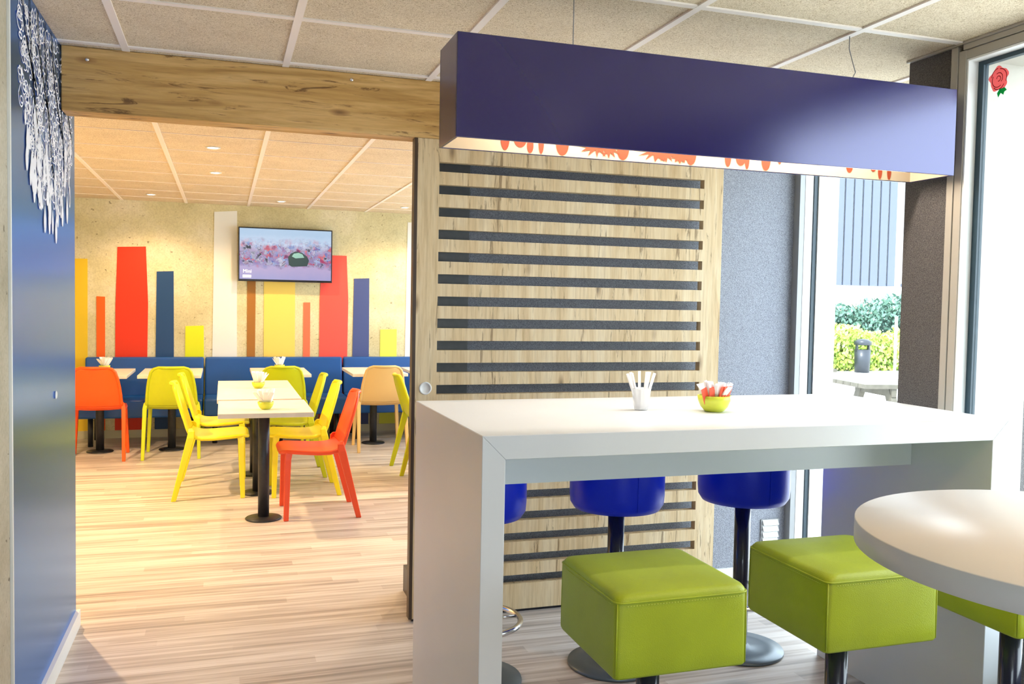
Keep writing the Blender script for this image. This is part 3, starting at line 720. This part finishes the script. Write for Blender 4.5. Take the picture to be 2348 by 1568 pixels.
# ------------------------------------------------------------------ bench
def bench(x0,x1,label):
    o=thing('padded_bench',label,'bench',((x0+x1)/2,9.4,0),0,'blue upholstered benches along the far wall'); w=(x1-x0)/2
    g=MB(); g.prism([(.20,.44),(.345,.44),(.345,.835),(.25,.835)],'x',-w,w); g.build('backrest',m_bench,o,.018,3)
    MB().box(-w,w,-.30,.20,.285,.455).build('seat',m_bench,o,.02,3)
    for sx in (-1,1):
        for yy_ in (-.15,.28): MB().cyl(sx*(w-.10),yy_,0,.286,.024,16).build('leg',m_dark,o)
    return o
bench(-1.312,-.195,'blue padded bench section at the left end against the far wall')
bench(-.18,1.225,'blue padded bench section in the middle, below the television')
bench(1.24,2.6,'blue padded bench section at the right, running behind the sliding door')
# ------------------------------------------------------------------ television
tv=thing('television','flat wall television showing a lavender street scene above the bench','television',(.628,9.70,1.918))
w,h=.485,.283
MB().box(-w,w,-.02,.03,-h,h).build('bezel',m_black,tv,.003)
MB().box(-w+.012,w-.012,-.0215,-.0201,-h+.022,h-.012).build('screen',tv_mat(),tv)
MB().box(-.2,.2,.03,.068,-.15,.15).build('wall_bracket',m_dark,tv)
m_lo=emis('screen_white',(1,1,1),.5)
def text(s_,size,loc,parent,m,name):
    c=bpy.data.curves.new(name,'FONT'); c.body=s_; c.size=size; c.align_x='LEFT'
    o=bpy.data.objects.new(name,c); COL.objects.link(o)
    dg=bpy.context.evaluated_depsgraph_get(); me=bpy.data.meshes.new_from_object(o.evaluated_get(dg)); me.materials.clear(); me.materials.append(m)
    bpy.data.objects.remove(o); o=bpy.data.objects.new(name,me); COL.objects.link(o); o.parent=parent; o.location=loc; o.rotation_euler=(PI/2,0,0); return o
text('Mini',.052,(-.44,-.0225,-.195),tv,m_lo,'screen_lettering')
MB().box(-.44,-.355,-.0222,-.0218,-.245,-.218).build('screen_caption_bar',m_lo,tv)
m_car=emis('screen_dark_car',sl('12303C')[:3],.22)
g=MB(); g.prism([(.03,-.10),(.02,-.02),(.05,.02),(.10,.045),(.17,.03),(.22,-.01),(.24,-.05),(.22,-.11),(.06,-.12)],'y',-.0222,-.0219); g.build('screen_car',m_car,tv)
MB().prism([(.06,-.01),(.08,.02),(.13,.03),(.17,.015),(.19,-.02),(.10,-.03)],'y',-.0226,-.0223).build('screen_car_window',emis('screen_teal',sl('5F8C93')[:3],.3),tv)
# bench-side power or wires omitted: none visible
# ------------------------------------------------------------------ rose sticker on the window
rs=thing('rose_sticker','pink rose sticker with green leaves near the top corner of the window pane','sticker',(2.6125,2.474,2.279)); rs.scale=(1,.85,.85)
g=MB()
g.prism([((.046+.005*math.sin(5*t*PI/20+.6)+.003*math.sin(9*t*PI/20))*math.cos(t*PI/20),(.050+.005*math.sin(5*t*PI/20+.6))*math.sin(t*PI/20)) for t in range(40)],'x',0,.0005)
def film(name,col):
    m=bpy.data.materials.new(name); m.use_nodes=True; N=m.node_tree.nodes; L=m.node_tree.links; N.clear()
    o=N.new('ShaderNodeOutputMaterial'); t=N.new('ShaderNodeBsdfTranslucent'); t.inputs[0].default_value=(*col,1); d=N.new('ShaderNodeBsdfDiffuse'); d.inputs[0].default_value=(*col,1)
    mx=N.new('ShaderNodeMixShader'); mx.inputs[0].default_value=.3; L.new(t.outputs[0],mx.inputs[1]); L.new(d.outputs[0],mx.inputs[2]); L.new(mx.outputs[0],o.inputs[0]); return m
g.build('petals',film('rose_pink',(.75,.26,.26)),rs)
g=MB()
def arc(cy_,cz_,r_,a0,a1,w_=.003):
    ribbon(g,[(cy_+r_*math.cos(a0+(a1-a0)*k/10),cz_+r_*1.1*math.sin(a0+(a1-a0)*k/10)) for k in range(11)],w_,x=-.0008)
for a in ((0,0,.010,0,5),(.0,.002,.02,1,4),(.004,-.004,.028,-2.2,.6),(-.004,0,.036,1.6,3.6),(.002,.006,.034,.1,1.5),(.0,-.012,.03,3.6,5.6)): arc(*a)
g.build('petal_outline',film('rose_dark_red',(.10,.004,.01)),rs)
g=MB()
g.prism([(-.005,-.045),(-.03,-.042),(-.042,-.055),(-.03,-.06),(-.026,-.072),(-.012,-.062),(0,-.078),(.006,-.06)],'x',0,.0008); g.build('leaves',film('rose_green',(.03,.35,.12)),rs)
# ------------------------------------------------------------------ outside
struct(MB().box(3.1,60,-30,70,-.25,-.05).box(-40,3.2,-40,-3.3,-.25,-.05).build('ground_outside',m_gravel))
def picnic(x,y,rz,label):
    o=thing('picnic_table',label,'picnic table',(x,y,-.05),rz)
    m=mat('weathered_wood',(.105,.095,.075),.8,noise=.2,nscale=15)
    g=MB()
    for k in range(5): g.box(-.9,.9,-.36+.146*k,-.36+.146*k+.136,.75,.79)
    g.build('tabletop',m,o)
    for s_ in (-1,1):
        g=MB()
        for k in range(2): g.box(-.9,.9,s_*.72-.14+.145*k,s_*.72-.14+.145*k+.135,.42,.46)
        g.build('bench_seat',m,o)
    for sx in (-1,1):
        g=MB()
        for s_ in (-1,1): g.loft([[(sx*.6-.03,s_*.62-.05,0),(sx*.6+.03,s_*.62-.05,0),(sx*.6+.03,s_*.62+.05,0),(sx*.6-.03,s_*.62+.05,0)],[(sx*.6-.03,s_*.25-.05,.75),(sx*.6+.03,s_*.25-.05,.75),(sx*.6+.03,s_*.25+.05,.75),(sx*.6-.03,s_*.25+.05,.75)]])
        g.box(sx*.6-.025,sx*.6+.025,-.84,.84,.34,.42).box(sx*.6-.025,sx*.6+.025,-.35,.35,.67,.75)
        g.build('trestle',m,o)
    return o
picnic(6.05,9.1,0,'weathered picnic table outside, farther from the window')
picnic(6.75,7.05,-.2,'weathered picnic table outside, nearer the window')
def foliage(name,label,x0,x1,y0,y1,z0,z1,n,cols,seed,sz=.09):
    R_=random.Random(seed); g=MB()
    for i in range(n):
        x=R_.uniform(x0,x1); y=R_.uniform(y0,y1); zt_=z1*(1+.10*math.sin(x*2.3)+.05*math.sin(x*7)); z=R_.uniform(z0,zt_)
        d=Vector((R_.gauss(0,1),R_.gauss(0,1)-.6,R_.gauss(0,1)+.5)).normalized(); a=d.orthogonal().normalized(); b_=d.cross(a); s_=sz*R_.uniform(.6,1.3); p=Vector((x,y,z))
        vs=[g.b.verts.new(p+a*s_),g.b.verts.new(p+b_*s_*.5),g.b.verts.new(p-a*s_),g.b.verts.new(p-b_*s_*.5)]
        g.b.faces.new(vs)
    m,N,L,B=nm(name+'_leaves'); v_=mapping(N,L,(1,1,1)); nn_=noise(N,L,v_,3,4,.6); r_=ramp(N,cols); L.new(nn_,r_.inputs[0]); L.new(r_.outputs[0],B.inputs['Base Color']); B.inputs['Roughness'].default_value=.6
    o=g.build(name,m); tag(o,label,'hedge',None,'stuff'); return o
foliage('evergreen_hedge','tall dark bluish green hedge outside behind the picnic tables',12.0,19.5,18.85,19.85,-.05,1.66,20000,[(.3,(.05,.12,.10)),(.6,(.14,.26,.20)),(.8,(.3,.4,.3))],5,.075)
foliage('leafy_bush','bright yellow green bushes in front of the tall hedge',12.0,19.5,17.7,18.5,-.05,.95,14000,[(.3,(.18,.30,.08)),(.5,(.45,.58,.10)),(.75,(.65,.62,.28))],9,.07)
bn=thing('litter_bin','dark litter bin in front of the bushes outside','bin',(14.55,17.4,-.05))
MB().lathe([(.001,0),(.17,0),(.19,.55),(.001,.55)],24).build('bin_body',m_dark,bn); MB().lathe([(.2,.66),(.2,.74),(.12,.80),(.001,.81)],24).box(-.19,-.15,-.03,.03,.5,.68).box(.15,.19,-.03,.03,.5,.68).build('bin_lid',m_dark,bn)
tag(MB().cyl(0,0,0,1.35,.035,12).build('white_post',m_whitepaint),'thin white post standing in front of the hedge outside','post').location=(15.6,17.5,-.05)
bd=thing('neighbouring_building','pale building beyond the hedge with blue grey vertical cladding','building',(27,30,-.05))
MB().box(-8,12,0,6,0,2.45).build('ground_floor_wall',mat('render_white',(.8,.8,.8),.8),bd)
m_clad=mat('blue_grey_cladding',(.075,.09,.13),.6)
for (a,c_) in ((-7.0,-.55),(-.05,5.5)):
    g=MB(); k=a
    while k<c_-.1: g.box(k,k+.36,-.06,.0,2.5,8); k+=.44
    g.box(a,c_,0,.08,2.5,2.62)
    g.build('cladding_panel',m_clad,bd)
MB().box(-8,12,.1,6,2.45,9).build('upper_wall',mat('render_white',(.8,.8,.8),.8),bd)
tag(MB().box(-1.2,.15,0,.3,0,.55).build('brick_wall',mat('faded_brick',(.50,.22,.17),.9,noise=.25,nscale=20)),'low faded red brick wall beyond the hedge','wall').location=(22.0,26,1.25)
